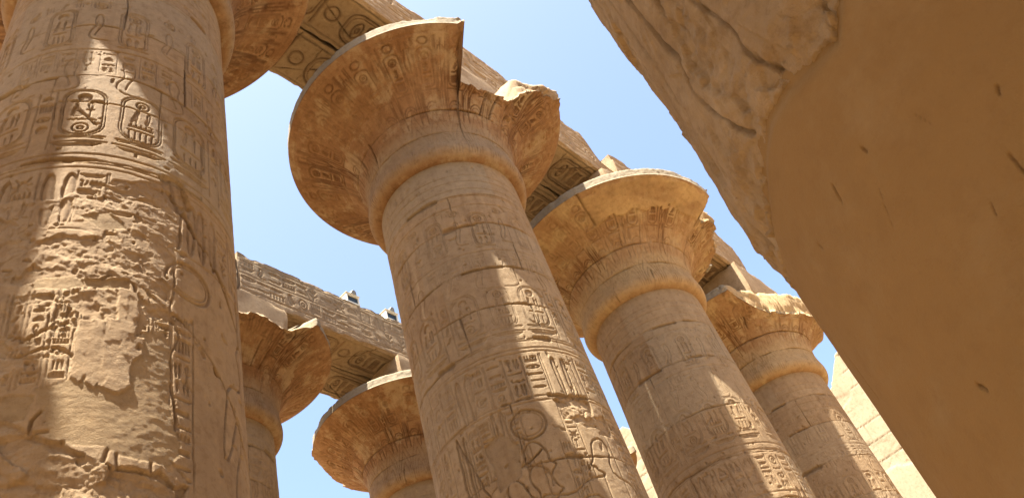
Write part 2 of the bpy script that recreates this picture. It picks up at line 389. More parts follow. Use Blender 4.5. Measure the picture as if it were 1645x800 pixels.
# ------------------------------------------------------------------ mesh helpers
def link(name, me, parent=None, loc=(0, 0, 0)):
    o = bpy.data.objects.new(name, me); COL.objects.link(o); o.parent = parent; o.location = loc
    return o
def build(name, V, quads, mat, parent=None, loc=(0, 0, 0), tone=None, uv=None, smooth=True):
    """V (n,3); quads (m,4) index array (a triangle repeats nothing: use separate faces list)"""
    me = bpy.data.meshes.new(name)
    V = np.ascontiguousarray(V, np.float32); Q = np.ascontiguousarray(quads, np.int32)
    me.vertices.add(len(V)); me.vertices.foreach_set("co", V.ravel())
    me.loops.add(Q.size); me.loops.foreach_set("vertex_index", Q.ravel())
    me.polygons.add(len(Q)); me.polygons.foreach_set("loop_start", np.arange(0, Q.size, 4, dtype=np.int32))
    me.polygons.foreach_set("loop_total", np.full(len(Q), 4, np.int32))
    me.polygons.foreach_set("use_smooth", np.full(len(Q), smooth, bool))
    if uv is not None:
        l = me.uv_layers.new(name="uv"); l.data.foreach_set("uv", np.ascontiguousarray(uv[Q.ravel()], np.float32).ravel())
    t = np.zeros((len(V), 4), np.float32) if tone is None else np.ascontiguousarray(tone, np.float32)
    a = me.color_attributes.new("tone", 'FLOAT_COLOR', 'POINT'); a.data.foreach_set("color", t.ravel())
    me.materials.append(mat); me.update(); me.validate()
    return link(name, me, parent, loc)
def grid_quads(nv, nu, closed=False, flip=False, base=0):
    j, i = np.meshgrid(np.arange(nv - 1), np.arange(nu if closed else nu - 1), indexing='ij')
    i2 = (i + 1) % nu
    q = np.stack([j * nu + i, j * nu + i2, (j + 1) * nu + i2, (j + 1) * nu + i], -1).reshape(-1, 4) + base
    return q[:, ::-1] if flip else q
def thing(name, label, cat, loc, group=None):
    o = bpy.data.objects.new(name, None); COL.objects.link(o); o.location = loc
    o['label'] = label; o['category'] = cat; o['kind'] = 'thing'
    if group: o['group'] = group
    return o
def tag(o, label, cat, group=None):
    o['label'] = label; o['category'] = cat; o['kind'] = 'thing'
    if group: o['group'] = group
    return o

# ------------------------------------------------------------------ ground
def ground():
    n = 90
    a = np.sinh(np.linspace(-5.2, 5.2, n)); a = a / a.max() * 900
    X, Y = np.meshgrid(a, a)
    Z = .05 * fbm2(X * .4, Y * .4, 3, 5)
    o = build("ground", np.c_[X.ravel(), Y.ravel(), Z.ravel()], grid_quads(n, n), M_GROUND)
    o['kind'] = 'structure'
M_GROUND = stone("sand", (.53, .36, .195), (.48, .325, .175), (.57, .40, .23))
ground()

# ------------------------------------------------------------------ the great columns
W0 = CAM_Z
ZN, ZR, TB, RR, ZS, HA = 13.4996, 16.3494, 0.2885, 3.2361, 17.9483, 1.7016
RN, SL = 1.5, 0.0149
X_A, STEP, Y1, Y2 = 2.9676, 7.3346, 7.1408, 16.3466
S = 1.6 / R2D                                   # canvas metres per degree on a shaft

def shaft_canvas(seed, az0, az1, z0, z1, res, dz=0.0, scenes=None):
    """all decoration common to the row, drawn on (az*S, z) ; dz shifts the bands of one column"""
    r = np.random.default_rng(seed)
    cv = Canvas(az0 * S, az1 * S, z0, z1, res)
    xa, xb = az0 * S, az1 * S
    full = lambda z, w, d: cv.line([(xa, z), (xb, z)], w, d)
    for z in (13.05, 12.86, 12.62, 12.38, 12.12): full(z, .028, .016)
    lw, d = .020, .022
    # upper frieze: cartouches between cobras and small signs
    w = .43; x = xa + r.uniform(0, .3)
    k = 0
    while x < xb - w:
        if k % 2 == 0:
            cartouche(cv, x + .06, 10.98 + dz, w - .13, .86, r, d, lw)
        else:
            sign(cv, 'cobra', x + .03, 11.05 + dz, .34, .7, d, lw)
            sign(cv, 'ring', x + .12, 11.85 + dz, .2, .18, d, lw)
        x += w + .03; k += 1
    full(10.8 + dz, .025, .015)
    x = xa
    while x < xb - .4:
        if r.random() < .75: text_column(cv, x, 10.28 + dz, 10.76 + dz, .2, r, .014, .015, r.random() < .5)
        x += .24
    x = xa
    while x < xb - .4:
        if r.random() < .7: sign(cv, KEYS[r.integers(len(KEYS))], x, 11.9 + dz, .15, .17, .014, .016)
        x += .2
    # cobra/plume band above the big cartouches
    x = xa + r.uniform(0, .3)
    while x < xb - .6:
        sign(cv, 'cobra', x + .05, 9.85 + dz, .48, .75, .014, .022, r.random() < .5); x += .62
    # big cartouches on gold signs
    x = xa + r.uniform(0, .25); k = 0
    sets = [['disc', 'seated', 'water', 'ring'], ['ring', 'falcon', 'board', 'comb'], ['disc', 'owl', 'bar', 'strokes']]
    while x < xb - .7:
        cartouche(cv, x + .08, 8.96 + dz, .42, .86, r, .026, .017, sets[k % 3])
        sign(cv, 'bowl', x + .03, 8.66 + dz, .52, .18, .022, .02)
        cv.line([(x + .05, 8.88 + dz), (x + .53, 8.88 + dz)], .02, .02)
        if k % 3 == 2:
            for zz in (9.62, 9.42, 9.2, 9.0): sign(cv, KEYS[r.integers(len(KEYS))], x + .64, zz + dz, .14, .17, .024, .018)
            cv.line([(x + .61, 8.7 + dz), (x + .61, 9.82 + dz)], .02, .018); cv.line([(x + .81, 8.7 + dz), (x + .81, 9.82 + dz)], .02, .018); x += .2
        x += .63; k += 1
    for z in (8.58, 8.42, 8.34): full(z + dz, .022, .02)
    # text columns
    x = xa
    while x < xb - .4:
        w = r.uniform(.27, .33)
        if r.random() < .9: text_column(cv, x, 7.45 + dz, 8.26 + dz, w, r, .026, .019)
        else: sign(cv, 'plumes', x - .02, 7.4 + dz, .42, .85, .035, .03, inner=.4)
        x += w + .02
    # scenes of kings and gods
    x = xa + r.uniform(0, .8); k = 0
    if scenes: scenes(cv, r)
    while x < xb and not scenes:
        figure(cv, x + .5, 3.6 + dz, 3.2, .034, .028, k % 2 == 1, True, .9 + .3 * r.random())
        if k % 2: cv.ell(x + 1.25, 6.98 + dz, .27, .25, .04, .035); cv.ell(x + 1.25, 6.98 + dz, .22, .2, .02, .02)
        text_column(cv, x + 1.05, 4.2 + dz, 6.5 + dz, .24, r, .022, .018)
        if r.random() < .7: text_column(cv, x + .02, 6.0 + dz, 7.2 + dz, .22, r, .022, .018)
        x += 1.75; k += 1
    cv.line([(xa, 7.36 + dz), (xb, 7.36 + dz)], .026, .018)
    # low band
    x = xa
    while x < xb - .4:
        text_column(cv, x, 2.4, 3.45 + dz, .36, r, .024, .024); x += .38
    # uneven wear of the carving
    wear = np.clip(.95 + .9 * fbm2(cv.X * .9, cv.Y * .9, 4, seed + 60, .6), .3, 1.25)
    cv.h *= wear
    return cv, r

def add_joints(cv, r, seed, zs, vert=True):
    xa, xb = cv.x0, cv.x0 + cv.nx * cv.res
    prev = None
    for q, z in enumerate(zs):
        cv.crack([(xa, z), (xb, z)], r.uniform(.014, .028), .035, seed * 7 + q, .6, .05)
        # chipped arrises beside the joint
        for c in range(3):
            x = r.uniform(xa, xb); L = r.uniform(.2, .8)
            cv.crack([(x, z + .01), (x + L, z - .01)], r.uniform(.05, .11), .05, seed * 11 + q * 3 + c, .55, .03)
        if vert and prev is not None:
            for x in (r.uniform(xa, xa + 2.4), r.uniform(xb - 3, xb - .5)):
                cv.crack([(x, prev), (x + r.uniform(-.05, .05), z)], .022, .04, seed * 13 + q, .6, .02)
        prev = z
    cv.drums = np.array(sorted(zs))

def lay_noise(cv, seed):
    X, Y = cv.X, cv.Y
    cv.h += .007 * fbm2(X * 1.5, Y * 1.5, 4, seed + 80) + .003 * fbm2(X * 16, Y * 20, 3, seed + 81)
    # small pits
    p = fbm2(X * 9, Y * 9, 2, seed + 82); cv.h -= .022 * sstep(.60, .75, p) * (cv.plaster < .3)

def make_shaft(parent, cv, azw, zw, daz, dz, zbot=-W0, mat=None):
    az = np.r_[np.arange(azw[0], azw[1], daz), np.arange(azw[1], azw[0] + 360, 4.0)]
    z = np.unique(np.r_[np.arange(zbot, zw[0], .5), np.arange(zw[0], ZN, dz), ZN, ZN + .06])
    A, Z = np.meshgrid(az, z)
    rad = RN + SL * (ZN - Z)
    inw = (A <= azw[1] + .01)
    s = A * S
    ws = s + .012 * fbm2(s * 4, Z * 4, 2, 3); wz = Z + .012 * fbm2(s * 4 + 9, Z * 4, 2, 4)
    fade = np.where(inw, sstep(azw[0], azw[0] + 3, A) * (1 - sstep(azw[1] - 3, azw[1], A)) * sstep(zw[0] - .5, zw[0], Z), 0) * (1 - sstep(ZN - .1, ZN, Z))
    h = cv.sample(ws, wz, cv.h) * fade
    foot = 1 - .16 * sstep(4, .2, (Z + W0)) * sstep(-.1, 2.2, Z + W0) * 0
    rad = rad * foot + h
    a = np.radians(A)
    V = np.c_[(rad * np.sin(a)).ravel(), (-rad * np.cos(a)).ravel(), (Z + W0).ravel()]
    tone = np.zeros((A.size, 4), np.float32)
    for i, arr in enumerate((cv.plaster, cv.stain, cv.paint)):
        tone[:, i] = np.clip((cv.sample(ws, wz, arr) * fade).ravel(), 0, 1)
    k = np.searchsorted(cv.drums, Z + .03 * fbm2(s, Z * 0, 3, 5)); hb = (s + 1.3 * np.sin(k * 5.3)) > -1.2
    rv = np.sin(k * 12.99 + hb * 4.1 + cv.x0 * 3.3) * 4375.85; rv = rv - np.floor(rv)
    tone[:, 3] = (np.clip(rv * 1.5 - .6, 0, .8) * .55).ravel()
    tone[:, 1] = np.maximum(tone[:, 1], (np.clip(.5 - rv * 1.5, 0, .5) * .45).ravel())
    uv = np.c_[s.ravel(), Z.ravel()]
    return build("shaft", V, grid_quads(len(z), len(az), True), mat or M_SHAFT, parent, tone=tone, uv=uv)

# capital profile (height over the neck, radius)
_pr = np.array([(0.0, 1.47), (.015, 1.56), (.07, 1.66), (.17, 1.725), (.30, 1.74), (.46, 1.715), (.66, 1.685), (.9, 1.68), (1.15, 1.715), (1.4, 1.80), (1.63, 1.94), (1.84, 2.13), (2.02, 2.35), (2.19, 2.60), (2.34, 2.85), (2.46, 3.06), (2.5613, 3.2361)])
def smooth_profile(p, n=400):
    t = np.arange(len(p)); u = np.linspace(0, len(p) - 1, n); i = np.clip(u.astype(int), 0, len(p) - 2); f = (u - i)[:, None]
    P = np.vstack([2 * p[0] - p[1], p, 2 * p[-1] - p[-2]])
    a, b, c, d = P[i], P[i + 1], P[i + 2], P[i + 3]
    return .5 * (2 * b + (c - a) * f + (2 * a - 5 * b + 4 * c - d) * f * f + (3 * b - a - 3 * c + d) * f ** 3)
_sp = smooth_profile(_pr)
_al = np.r_[0, np.cumsum(np.hypot(*np.diff(_sp, axis=0).T))]
CL = _al[-1]                                     # arc length of the bell
CS = 2.0 / R2D
def capital_canvas(seed, az0=-180, az1=180, res=.011, carve=1.0):
    r = np.random.default_rng(seed)
    cv = Canvas(az0 * CS, az1 * CS, 0, CL, res)
    c = np.arange(az0, az1 + .1, 7.5); lw, d = .030, .040 * carve
    for q, a in enumerate(c):
        x = a * CS; hw = 7.5 * CS
        if q % 2 == 0:
            # nested sepals at the foot, scalloped top
            for f in (1, .74, .48):
                cv.line([(x - hw * f, .25), (x - hw * f * .8, .8 * f + .2), (x, 1.55 * f + .1), (x + hw * f * .8, .8 * f + .2), (x + hw * f, .25)], lw * .8, d * .4)
            cv.ell(x, 1.62, hw * .55, .2, lw, d * .8, 0, 180); cv.ell(x, 1.62, hw * .42, .12, lw * .7, d * .6, 0, 180)
            y0, hh, w = CL - 1.32, .84, hw * .92
            cv.rrect(x - w / 2, y0, x + w / 2, y0 + hh, w * .45, lw, d); cv.line([(x - w * .62, y0 - .05), (x + w * .62, y0 - .05)], lw * 1.3, d)
            for yy, k in ((.66, 'ring'), (.38, ['seated', 'owl', 'falcon', 'reeds'][r.integers(4)]), (.23, 'water'), (.05, 'comb')):
                sign(cv, k, x - w * .3, y0 + hh * yy + .02, w * .6, hh * .22, d * 1.1, lw * .8)
            if r.random() < .8: cv.ell(x, y0 + hh + .14, .07, .08, lw, d)
            for o in (-.68, -.58, .58, .68):
                cv.line([(x + o * hw * 1.0, 1.7), (x + o * hw * 1.02, CL - .25)], lw * .7, d * .6)
        else:
            cv.line([(x - hw * .3, 1.3), (x - hw * .25, 1.9), (x, 2.25), (x + hw * .25, 1.9), (x + hw * .3, 1.3)], lw, d * .8)
            for o in (-.14, 0, .14): cv.line([(x + o * hw, 1.5), (x + o * hw * 2.2, CL - .3)], lw * .7, d * .6)
            cv.line([(x, 2.3), (x - hw * .3, CL - .75), (x - hw * .12, CL - .45)], lw, d * .7); cv.line([(x, 2.3), (x + hw * .3, CL - .75), (x + hw * .12, CL - .45)], lw, d * .7)
    full = lambda y, w, dd: cv.line([(cv.x0, y), (cv.x0 + cv.nx * res, y)], w, dd)
    full(CL - .16, .02, .012)
    cv.paint = .95 * sstep(.006, .022, -cv.h) * np.clip(.5 + 1.6 * fbm2(cv.X * 1.3, cv.Y * 1.3, 4, seed + 8), 0, 1)
    cv.h *= np.clip(.7 + .8 * fbm2(cv.X, cv.Y, 4, seed + 3), .2, 1.1)
    return cv, r

def make_capital(parent, cv, azw, daz, rb_pts=None, seed=0, grey=1.0, nt=150, rough=1.0, mat=None, high=None):
    if azw[1] - azw[0] >= 359: az = np.arange(azw[0], azw[0] + 360, daz)
    else: az = np.r_[np.arange(azw[0], azw[1], daz), np.arange(azw[1], azw[0] + 360, 3.0)]
    na = len(az)
    if rb_pts is None: rb = np.full(na, 9.0)
    else:
        q = np.array(rb_pts, float); rb = np.interp(az, q[:, 0], q[:, 1])
        rb = rb + rough * (.10 * fbm2(az * .07, az * 0 + seed, 3, seed + 5, .45)) * (rb < RR + .2)
    # nick the lip of intact parts
    nick = .05 * np.clip(fbm2(az * .10, az * 0 + 3.3 + seed, 4, seed + 7, .6) - .12, 0, 1) * 3
    tb = np.interp(rb, _sp[150:, 1], _al[150:], right=CL)
    broken = sstep(RR + .02, RR - .14, rb)
    n1 = nt; n2 = 26
    T = np.linspace(0, 1, n1)[:, None] * tb[None, :]
    r1 = np.interp(T, _al, _sp[:, 1]); z1 = np.interp(T, _al, _sp[:, 0]) + ZN
    A1 = np.broadcast_to(az, T.shape)
    s = A1 * CS
    fd = sstep(.0, .1, T)
    h = cv.sample(s + .01 * fbm2(s * 4, T * 4, 2, 2), T, cv.h) * fd
    # slope of the profile -> outward normal
    dr = np.gradient(_sp[:, 1], _al); dzz = np.gradient(_sp[:, 0], _al)
    nr = np.interp(T, _al, dzz); nz = -np.interp(T, _al, dr); ln = np.hypot(nr, nz)
    r1 = r1 + h * nr / ln; z1 = z1 + h * nz / ln
    # closure
    k = np.arange(n2)[:, None]
    rA = np.where(k <= 8, RR, RR + (1.0 - RR) * (k - 8) / (n2 - 9)); zA = np.where(k <= 8, ZR - TB + TB * (k / 8), ZR)
    ch = .03 * np.abs(fbm2(az[None, :] * .5 + 0 * k, k * .45 + 0 * az[None, :], 3, seed + 17, .6))
    rA = rA + np.zeros((1, na)) - nick[None, :] * sstep(0, 6, k.astype(float)) - ch * ((k > 0) & (k < 10))
    rA = np.where(k == 8, rA - .02, rA)
    re = r1[-1][None, :]; ze = z1[-1][None, :]
    hi = np.zeros(na) if high is None else ((az > high[0]) & (az < high[1])).astype(float)
    hi = hi[None, :]
    zt = (ze + .16) * (1 - hi) + (ZR - .004 - .10 * np.abs(fbm2(az * .05, az * 0 + 7, 3, seed + 3)))[None, :] * hi
    u0 = np.clip(k / 7, 0, 1); f1 = np.clip((k - 7) / 8, 0, 1); f2 = np.clip((k - 15) / 6, 0, 1); f3 = np.clip((k - 21) / (n2 - 22), 0, 1)
    rB = re + .03 * hi * np.sin(np.pi * .5 * u0) - .04 * u0 ** 3 * hi - .3 * u0 * (1 - hi)
    rB = np.where(k > 7, rB[7:8] + (1.52 - rB[7:8]) * f1, rB); rB = np.where(k > 15, 1.52 - .5 * f3, rB)
    zB = ze + (zt - ze) * u0; zB = np.where(k > 15, zt + (ZR - .004 - zt) * f2, zB)
    lump = rough * (.16 * fbm2(az[None, :] * .06 + 0 * k, rB * 2.6, 4, seed + 27, .55) + .16 * facets(az[None, :] * .10 + 0 * k, rB * 3.0, seed + 37)) * (1 - .7 * hi)
    zB = np.where((k > 0) & (k < 17), np.minimum(zB + lump * np.sin(np.pi * np.clip(k / 17, 0, 1)) ** .6, ZR - .004), zB)
    r2 = rA * (1 - broken) + rB * broken; z2 = zA * (1 - broken) + zB * broken
    Rr = np.vstack([r1, r2]); Zz = np.vstack([z1, z2]); Aa = np.radians(np.broadcast_to(az, Rr.shape))
    V = np.c_[(Rr * np.sin(Aa)).ravel(), (-Rr * np.cos(Aa)).ravel(), (Zz + W0).ravel()]
    # irregular broken faces: 3D noise only where the stone is broken
    bm = np.vstack([broken[None, :] * sstep(.86, 1, np.linspace(0, 1, n1))[:, None], np.broadcast_to(broken[None, :], r2.shape) * (Rr[n1:] > 1.6)])
    edge = np.abs(np.gradient(rb)) > .02
    bm = np.maximum(bm, np.vstack([np.outer(np.ones(n1), edge) * sstep(.5, 1, np.linspace(0, 1, n1))[:, None], np.outer(np.ones(n2), edge) * (np.arange(n2) < 12)[:, None]]))
    off = np.stack([fbm3(V * 2.6, 4, seed + 51), fbm3(V * 2.6 + 40, 4, seed + 52), .6 * fbm3(V * 3.1 + 80, 4, seed + 53)], -1)
    fa = facets(np.degrees(Aa).ravel() * .085, V[:, 2] * 4.5 + V[:, 0] * .4, seed + 61) + .4 * facets(np.degrees(Aa).ravel() * .25, V[:, 2] * 11, seed + 62)
    V = V + .12 * rough * bm.ravel()[:, None] * off + (.11 * rough * bm.ravel() * fa)[:, None] * np.c_[np.sin(Aa).ravel(), -np.cos(Aa).ravel(), 0 * fa]
    tone = np.zeros((Rr.size, 4), np.float32)
    for i, arr in enumerate((cv.plaster, cv.stain, cv.paint)):
        tone[:, i] = np.vstack([np.clip(cv.sample(s, T, arr), 0, 1), np.zeros_like(r2)]).ravel()
    g = np.vstack([np.zeros_like(r1), np.broadcast_to(grey * (1 - broken), r2.shape)])
    # bell foot is bare stone, not painted: greyer sandstone up to the first course
    g2 = np.vstack([.75 * (1 - sstep(1.05, 1.5, T)) * sstep(.06, .30, T), np.zeros_like(r2)])
    tone[:, 3] = np.clip(g, 0, 1).ravel()
    tone[:, 0] = np.maximum(tone[:, 0], np.vstack([np.zeros_like(r1), np.broadcast_to(.8 * broken, r2.shape)]).ravel())
    tone[:, 0] = np.maximum(tone[:, 0], (g2 * .9).ravel())
    uv = np.c_[np.vstack([s, np.broadcast_to(az * CS, r2.shape)]).ravel(), np.vstack([T, CL + np.broadcast_to(k * .05, r2.shape)]).ravel()]
    return build("capital", V, grid_quads(n1 + n2, na, True), mat or M_CAP, parent, tone=tone, uv=uv)

# ------------------------------------------------------------------ blocks with displaced faces
def block(name, x0, x1, y0, y1, z0, z1, mat, parent=None, loc=(0, 0, 0), faces=None, res=.25, amp=.02, seed=0, topf=None, chip=.02, freq=1.1):
    """faces: {'front'|'bottom'|'left'|...: (canvas, grid step)}; a closed box of six grids sharing one 3D noise"""
    faces = faces or {}
    Vs, Qs, Ts, base = [], [], [], 0
    def ax(a, b, st): return np.linspace(a, b, max(int(round((b - a) / st)) + 1, 2))
    spec = {'front': ('x', 'z', 1, y0), 'back': ('x', 'z', 1, y1), 'left': ('y', 'z', 0, x0), 'right': ('y', 'z', 0, x1), 'bottom': ('x', 'y', 2, z0), 'top': ('x', 'y', 2, z1)}
    rg = {'x': (x0, x1), 'y': (y0, y1), 'z': (z0, z1)}
    for nm, (u, v, n, c) in spec.items():
        cvs, st = faces.get(nm, (None, res))
        U, Vv = np.meshgrid(ax(*rg[u], st), ax(*rg[v], st))
        P = np.zeros(U.shape + (3,)); P[..., 'xyz'.index(u)] = U; P[..., 'xyz'.index(v)] = Vv; P[..., n] = c
        sgn = -1 if nm in ('front', 'left', 'bottom') else 1
        tone = np.zeros(U.shape + (4,), np.float32)
        if cvs is not None:
            e = sstep(0, .06, U - rg[u][0]) * sstep(0, .06, rg[u][1] - U) * sstep(0, .06, Vv - rg[v][0]) * sstep(0, .06, rg[v][1] - Vv)
            ww = .012 * fbm2(U * 4, Vv * 4, 2, seed)
            P[..., n] += sgn * cvs.sample(U + ww, Vv + ww, cvs.h) * e
            for i, arr in enumerate((cvs.plaster, cvs.stain, cvs.paint)): tone[..., i] = np.clip(cvs.sample(U + ww, Vv + ww, arr) * e, 0, 1)
        if topf is not None:
            f = np.clip((P[..., 2] - z0) / (z1 - z0), 0, 1.2); P[..., 2] += f ** 1.6 * topf(P[..., 0])
        L = np.array(loc)
        P += amp * np.stack([fbm3((P + L) * freq, 3, seed), fbm3((P + L) * freq + 20, 3, seed + 1), fbm3((P + L) * freq + 50, 3, seed + 2)], -1)
        # worn arrises: corners pulled in by noise
        d = np.sort(np.stack([np.minimum(P[..., 0] - x0, x1 - P[..., 0]), np.minimum(P[..., 1] - y0, y1 - P[..., 1]), np.minimum(P[..., 2] - z0, z1 - P[..., 2])], -1), -1)
        ed = 1 - sstep(0, .09, d[..., 1])
        ctr = np.array([(x0 + x1) / 2, (y0 + y1) / 2, (z0 + z1) / 2]); dirn = np.sign(ctr - P) * (np.abs(np.stack([np.minimum(P[..., 0] - x0, x1 - P[..., 0]), np.minimum(P[..., 1] - y0, y1 - P[..., 1]), np.minimum(P[..., 2] - z0, z1 - P[..., 2])], -1)) < .1)
        P += dirn * (ed * chip * np.clip(.5 + 2.2 * fbm3((P + L) * 2.6, 4, seed + 9), 0, 2.5))[..., None]
        Vs.append(P.reshape(-1, 3)); Ts.append(tone.reshape(-1, 4))
        flip = nm in ('back', 'left', 'bottom')
        Qs.append(grid_quads(U.shape[0], U.shape[1], False, flip, base)); base += U.size
    V = np.vstack(Vs); T = np.vstack(Ts)
    return build(name, V, np.vstack(Qs), mat, parent, loc, tone=T, uv=np.c_[V[:, 0] + V[:, 1], V[:, 2]])

def make_abacus(parent, seed, h=1.52):
    return block("abacus", -h, h, -h, h, ZR + W0 + .004, ZS + W0 - .004, M_BEAM, parent, res=.12, amp=.02, seed=seed, chip=.03)

GC = "open flower columns of the central nave"
def column_at(x, y, label):
    return thing("great_column", label, "column", (x, y, 0), GC)

# --- A: the big damaged one on the left
def col_A():
    cv, r = shaft_canvas(11, -125, 80, 2.4, 13.7, .008, -.45)
    seed = 11
    add_joints(cv, r, seed, [12.2, 10.95, 9.72, 9.15, 8.02], True)
    P = lambda *q: [(a * S, z) for a, z in q]
    # large fields where the dressed face has fallen away
    m = cv.inpoly(P((-80, 7.6), (-36, 7.35), (-26, 7.62), (-14, 7.75), (2, 7.95), (6, 7.2), (3.5, 6.1), (-8, 6.2), (-18, 6.3), (-40, 6.15), (-85, 6.3)), .10, 2.6, 1)
    cv.rough(m & (fbm2(cv.X * 1.7, cv.Y * 2.4, 5, 78, .6) > -.16), -.014, .033, 31)
    cv.h = np.where(m & (cv.h > -.004), cv.h * .6 - .008 + .012 * facets(cv.X * 4, cv.Y * 5, 14), cv.h)
    for x in np.arange(-46, 2, 7.2):
        text_column(cv, x * S, 4.95, 6.05, .16, r, .02, .016)
    m = cv.inpoly(P((-78, 6.05), (-34, 6.0), (-20, 6.1), (-6, 6.2), (3.5, 6.0), (3, 5.75), (-6, 5.75), (-12, 5.3), (-20, 5.2), (-30, 5.05), (-36, 4.8), (-80, 5.0)), .07, 4, 2)
    n = fbm2(cv.X * 3.0, cv.Y * 3.0, 5, 77, .62)
    cv.rough(m & (n > .03), -.012, .026, 32, 2.0, 3.0)
    cv.h = np.where(m & (n <= .03), cv.h + .012 * facets(cv.X * 5, cv.Y * 4, 12), cv.h)
    m = cv.inpoly(P((-90, 4.75), (-40, 4.65), (-30, 4.42), (-12, 4.18), (0, 4.2), (5, 4.35), (10, 4.2), (8, 2.4), (-90, 2.4)), .08, 3, 3)
    cv.rough(m, -.022, .045, 33, 1.0, 6.0)
    # smooth repair plaster
    def plast(poly, lev, sd):
        mm = cv.inpoly(poly, .06, 5.0, sd)
        cv.h = np.where(mm, lev + .005 * fbm2(cv.X * 1.6, cv.Y * 2.6, 4, sd, .5) + .0035 * fbm2(cv.X * 7, cv.Y * 22, 4, sd + 2, .6), cv.h); cv.plaster = np.where(mm, .9, cv.plaster); cv.stain = np.where(mm, 0, cv.stain)
    plast(P((-40, 6.25), (-20, 6.22), (-12, 6.28), (-11, 6.12), (-22, 6.1), (-40, 6.08)), -.015, 5)
    plast(P((-34, 4.95), (-24, 5.05), (-12, 5.15), (-8, 5.55), (-2, 5.75), (3.5, 5.6), (4, 5.0), (7, 4.4), (4, 4.3), (-10, 4.3), (-28, 4.45)), -.007, 6)
    plast(P((-30, 7.12), (-20, 7.2), (-14, 7.0), (-22, 6.92)), -.015, 7)
    plast(P((-90, 5.0), (-50, 4.95), (-34, 4.85), (-36, 4.62), (-90, 4.65)), -.015, 8)
    # surviving plates with uprights
    for a, z0, z1, w in ((-14.5, 5.3, 6.15, .17), (-11.4, 5.25, 6.12, .09), (-21, 5.0, 5.72, .12), (-17.5, 4.95, 5.75, .24), (-12.5, 5.35, 5.6, .2), (-25, 5.05, 5.7, .13)):
        mm = cv.inpoly([(a * S, z0), (a * S + w * .6, z0 - .06), (a * S + w, z0 + .04), (a * S + w, z1 - .03), (a * S, z1)], .022, 9, int(abs(a)))
        cv.h = np.where(mm, .008 + .006 * facets(cv.X * 7, cv.Y * 4, int(abs(a))) + .003 * fbm2(cv.X * 12, cv.Y * 12, 3, 3), cv.h); cv.plaster = np.where(mm, 0, cv.plaster)
    # face of the stone right of the break, kept proud, and long diagonal cracks
    cv.crack(P((3.6, 6.75), (4.2, 6.3), (2.5, 6.0), (5, 5.75), (2.8, 5.4), (4.2, 5.0), (7, 4.6)), .02, .026, 3, .15, .08)
    cv.crack(P((2, 8.05), (6, 7.6), (14, 7.3), (20, 7.2), (34, 6.75), (48, 6.3), (60, 6.0)), .05, .06, 4, .6, .05)
    cv.crack(P((5, 6.0), (18, 5.75), (30, 5.4), (44, 5.0), (60, 4.8)), .035, .05, 5, .6, .05)
    cv.crack(P((-36, 9.0), (-30, 8.75), (-26, 8.6)), .05, .05, 9, .6, .03)
    m = cv.inpoly(P((-1, 8.05), (8, 8.1), (12, 7.75), (4, 7.55), (-2, 7.75)), .06, 4, 12); cv.rough(m, -.05, .05, 35)
    lay_noise(cv, seed)
    t = column_at(X_A, Y1, "tallest nearest great column with a badly broken, plaster patched shaft at the left")
    make_shaft(t, cv, (-120, 75), (2.6, ZN), .30, .0125)
    cc, r = capital_canvas(12)
    make_capital(t, cc, (-180, 180), .9, seed=12, nt=130)
    make_abacus(t, 12)
# --- generic intact shaft
def col(x, y, label, seed, azw, zw, daz, dz, joints, caparg, capdeco=None, dec=0.0, shaftdeco=None, cres=.01, scenes=None):
    cv, r = shaft_canvas(seed, azw[0] - 3, azw[1] + 3, zw[0] - .3, 13.7, cres, dec, scenes)
    add_joints(cv, r, seed, joints)
    if shaftdeco: shaftdeco(cv, r)
    lay_noise(cv, seed)
    t = column_at(x, y, label)
    make_shaft(t, cv, azw, zw, daz, dz)
    cc, r = capital_canvas(seed + 1)
    for q, z in enumerate((.98, 1.62)):
        cc.crack([(-180 * CS, z), (180 * CS, z)], .035, .05, seed + q, .7, .03)
    for q in range(14):
        a = r.uniform(-180, 180); z0 = (.1, .98, 1.62)[r.integers(3)]
        cc.crack([(a * CS, z0), ((a + 2) * CS, z0 + r.uniform(.5, .8))], .03, .05, seed + 30 + q, .7, .03)
    if capdeco: capdeco(cc, r)
    make_capital(t, cc, seed=seed, **caparg)
    make_abacus(t, seed)
    return t
PS = lambda *q: [(a * S, z) for a, z in q]
def deco_B(cv, r):
    # damage below the text band on the sunny side
    m = cv.inpoly(PS((-32, 7.35), (-10, 7.5), (2, 7.3), (2, 6.7), (-12, 6.75), (-26, 6.95)), .1, 3, 4)
    cv.rough(m & (fbm2(cv.X * 2.6, cv.Y * 2.6, 3, 9) > .02), -.03, .04, 41, 2.2, 3)
    cv.crack(PS((-92, 7.3), (-86, 6.6), (-80, 6.1), (-76, 5.5)), .02, .045, 42, .35, .07)
    cv.crack(PS((-90, 5.9), (-70, 6.25), (-55, 6.35), (-46, 6.5)), .022, .05, 43, .45, .09)
    m = cv.inpoly(PS((-76, 6.9), (-66, 7.0), (-58, 6.7), (-60, 6.2), (-74, 6.1)), .05, 4, 5)
    cv.h = np.where(m, -.03 + .006 * fbm2(cv.X * 6, cv.Y * 6, 3, 6), cv.h); cv.stain = np.where(m, .25, cv.stain)
